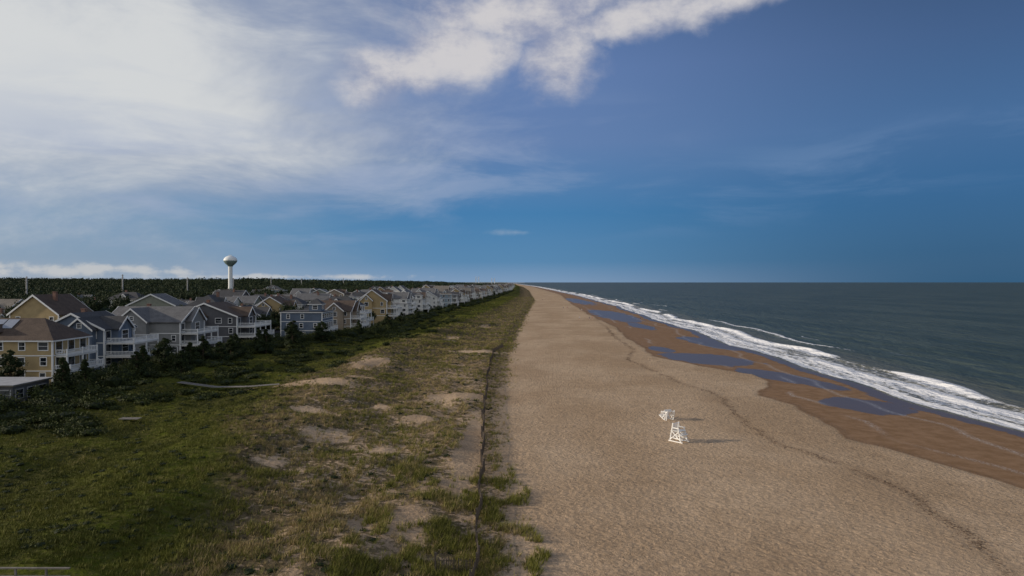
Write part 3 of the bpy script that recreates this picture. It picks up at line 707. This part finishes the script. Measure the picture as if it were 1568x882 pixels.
# ---------------------------------------------------------------- people far down the beach
MS=simple('skin',(.45,.28,.2),.6);MT=[simple('shirt_dark',(.05,.06,.1)),simple('shirt_red',(.4,.06,.05)),simple('shirt_white',(.7,.7,.7))];MSH=simple('shorts',(.06,.07,.12));MH=simple('hair',(.04,.025,.015))
def person(shirt,stride):
    J=[((0,0,.95),.14),((0,0,1.2),.13),((0,0,1.42),.15),((0,0,1.53),.055),((0,.01,1.64),.095),((0,0,1.72),.085)]
    E=[(0,1),(1,2),(2,3),(3,4),(4,5)]
    for s_ in(-1,1):
        k=len(J);st=stride*s_
        J+=[((.1*s_,0,.88),.095),((.1*s_,st*.22,.48),.065),((.1*s_,st*.3-.06*abs(stride),.08),.045),((.1*s_,st*.3+.13,.03),.035)]
        E+=[(0,k),(k,k+1),(k+1,k+2),(k+2,k+3)];k=len(J)
        J+=[((.2*s_,0,1.40),.055),((.25*s_,-st*.1,1.12),.042),((.26*s_,-st*.2+.06,.88),.032),((.26*s_,-st*.22+.08,.79),.03)]
        E+=[(2,k),(k,k+1),(k+1,k+2),(k+2,k+3)]
    me=bpy.data.meshes.new('body');me.from_pydata([j[0] for j in J],E,[]);o=bpy.data.objects.new('tmp',me);C.objects.link(o)
    o.modifiers.new('s','SKIN');o.modifiers.new('u','SUBSURF').levels=1
    for i,j in enumerate(J): me.skin_vertices[0].data[i].radius=(j[1],j[1]*.85)
    me.skin_vertices[0].data[0].use_root=True
    dg=bpy.context.evaluated_depsgraph_get();m2=bpy.data.meshes.new_from_object(o.evaluated_get(dg));bpy.data.objects.remove(o)
    m2.materials.clear()
    for m in(MS,shirt,MSH,MH): m2.materials.append(m)
    for p in m2.polygons:
        c=p.center;z=c.z
        p.material_index=3 if (z>1.66 or (z>1.56 and c.y<-.02)) else 0 if z>1.5 else (1 if z>.98 and (abs(c.x)<.22 or z>1.2) else 2 if z>.55 and abs(c.x)<.2 else 0)
        p.use_smooth=True
    return m2
pm=[person(MT[0],1.),person(MT[1],0),person(MT[2],.8),person(MT[0],0)]
for i,(px,py) in enumerate([(41,362),(43,366),(36,365),(70,372),(38,505),(41.5,512),(48,470),(33,740),(52,600),(60,610),(66,640),(45,905)]):
    obj('person',pm[i%4],None,(px,py,gz1(px,py)),(0,0,random.uniform(0,6.28)))
# ---------------------------------------------------------------- light + sky
SE=math.radians(16);AZ=math.radians(-92)
sd=np.array([math.sin(AZ)*math.cos(SE),math.cos(AZ)*math.cos(SE),math.sin(SE)])
L=bpy.data.lights.new('sun','SUN');L.energy=3.6;L.angle=math.radians(.8);L.color=(1,.87,.70)
lo=bpy.data.objects.new('sun',L);C.objects.link(lo)
from mathutils import Vector
lo.rotation_euler=Vector(sd).to_track_quat('Z','Y').to_euler()
w=bpy.data.worlds.new('World');S.world=w;w.use_nodes=True;t=NT(w.node_tree)
try:
    w.cycles.sampling_method='MANUAL';w.cycles.sample_map_resolution=256
except Exception as ex: print(ex)
bg=w.node_tree.nodes['Background'];bg.inputs[1].default_value=.1
sky=t.n('ShaderNodeTexSky',sky_type='NISHITA');sky.sun_disc=False;sky.sun_elevation=SE;sky.sun_rotation=AZ
D=t.n('ShaderNodeTexCoord').outputs['Generated'];sp=t.n('ShaderNodeSeparateXYZ');t.set(sp.inputs[0],D);dx,dy,dz=sp.outputs
az=t.m('ARCTAN2',dx,dy);el=t.m('ARCSINE',dz)
def ramp(stops): return t.ramp(t.m('MULTIPLY',el,2.),[(p*2,lin(c)) for p,c in stops])
Lf=ramp([(0,(160,174,192)),(.03,(134,160,186)),(.08,(104,150,187)),(.17,(134,156,189)),(.3,(160,172,194)),(.45,(140,150,175))])
Md=ramp([(0,(128,158,192)),(.03,(84,136,180)),(.1,(62,124,176)),(.2,(100,130,178)),(.3,(100,128,178)),(.42,(82,110,160))])
Rt=ramp([(0,(44,92,130)),(.04,(34,90,134)),(.12,(44,98,148)),(.2,(66,106,154)),(.3,(64,94,138)),(.42,(52,76,112))])
a=t.mix(t.mr(dx,-.62,-.05),Lf,Md);a=t.mix(t.mr(dx,-.02,.6),a,Rt)
st2=t.noise(t.comb(az,t.m('MULTIPLY',el,4.5),3.),4.,6,.6,.5)
soft=t.noise(t.comb(az,t.m('MULTIPLY',el,2.2),5.),3.2,6,.62,.5)
puff=t.noise(t.comb(az,t.m('MULTIPLY',el,1.4),7.),10.,8,.60,.2)
def P(px,py):
    a_=math.atan((px-784)/1045);return a_,math.atan((432-py)/1045*math.cos(a_))
def blob(px,py,rx,ry,sh=0.):
    ca,ce=P(px,py);u=t.m('SUBTRACT',az,ca);v=t.m('SUBTRACT',el,ce)
    v=t.m('SUBTRACT',v,t.m('MULTIPLY',u,sh))
    u=t.m('DIVIDE',u,rx/1045);v=t.m('DIVIDE',v,ry/1045)
    return t.m('SUBTRACT',1.,t.m('SQRT',t.m('ADD',t.m('MULTIPLY',u,u),t.m('MULTIPLY',v,v))))
def mx(l):
    r=l[0]
    for q in l[1:]: r=t.m('MAXIMUM',r,q)
    return r
# veil upper left
veil=t.mr(t.m('ADD',blob(-20,30,610,285,-.05),t.m('MULTIPLY',t.m('SUBTRACT',soft,.5),1.0)),-.18,.6)
core=t.mr(blob(40,60,400,240),-.1,.85)
vc=t.mix(t.mr(t.m('ADD',soft,t.m('MULTIPLY',core,.35)),.42,.85),lin((160,170,190)),lin((222,223,222)))
a=t.mix(t.m('MULTIPLY',veil,.92),a,vc)
# wispy streaks
sm=t.mr(blob(430,250,620,150,.05),-.1,.7);a=t.mix(t.m('MULTIPLY',t.m('MULTIPLY',sm,t.mr(st2,.42,.7)),.6),a,lin((160,174,202)))
sr=t.mr(blob(1250,270,480,70,.12),-.1,.8);a=t.mix(t.m('MULTIPLY',t.m('MULTIPLY',sr,t.mr(st2,.45,.7)),.4),a,lin((118,146,186)))
sw=mx([blob(795,356,75,9),blob(210,215,190,24),blob(380,128,140,16,-.05),blob(250,180,180,18,.1),blob(60,215,140,25),blob(490,88,50,12)])
s5=t.mr(t.m('ADD',sw,t.m('MULTIPLY',t.m('SUBTRACT',puff,.5),3.6)),.35,1.8)
s5=t.m('MULTIPLY',s5,t.mr(sw,-.3,.5))
a=t.mix(t.m('MULTIPLY',s5,.5),a,lin((212,215,219)))
# main cumulus band
mb=mx([blob(622,108,128,56,.2),blob(700,80,140,66,.1),blob(862,86,86,62,.1),blob(790,22,250,58,.05),blob(970,30,210,44,.12),blob(1100,4,170,24,.1)])
mf=t.m('ADD',mb,t.m('MULTIPLY',t.m('SUBTRACT',puff,.5),1.7));mf=t.m('MULTIPLY',t.mr(mf,-.05,.75),t.mr(mb,-.5,-.1))
cc=t.mix(t.mr(t.m('ADD',t.m('MULTIPLY',t.noise(t.comb(az,t.m('MULTIPLY',el,1.6),9.),9.,6,.65),.9),t.m('MULTIPLY',mb,.10)),.34,.62),lin((154,160,184)),lin((218,214,214)))
a=t.mix(t.m('MULTIPLY',mf,.92),a,cc)
# low cumulus at left horizon
lw=mx([blob(60,414,140,10),blob(180,411,90,8),blob(265,416,60,7),blob(0,408,60,9),blob(420,424,200,5)])
lf=t.m('ADD',lw,t.m('MULTIPLY',t.m('SUBTRACT',t.noise(t.comb(az,t.m('MULTIPLY',el,1.6),1.),26.,5,.65),.5),3.2));lf=t.mr(lf,.0,1.)
lf=t.m('MULTIPLY',lf,t.mr(lw,-.6,.1))
a=t.mix(t.m('MULTIPLY',lf,.7),a,lin((208,208,208)))
# unseen bright overcast behind the drone, added to lift the ambient light
south_fill=t.m('MULTIPLY',t.mr(dy,.1,-.45),t.mr(soft,.25,.6,.55,1.))
a=t.mix(south_fill,a,lin((196,199,205)))
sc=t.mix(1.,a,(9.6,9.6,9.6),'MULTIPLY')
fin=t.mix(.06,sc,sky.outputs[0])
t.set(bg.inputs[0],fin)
# ---------------------------------------------------------------- camera
cd=bpy.data.cameras.new('camera');co=bpy.data.objects.new('camera',cd);C.objects.link(co);S.camera=co
cd.sensor_width=36;cd.lens=24;cd.clip_end=200000;cd.clip_start=.5
co.location=(0,0,H);co.rotation_euler=(math.radians(90-.49),0,0)
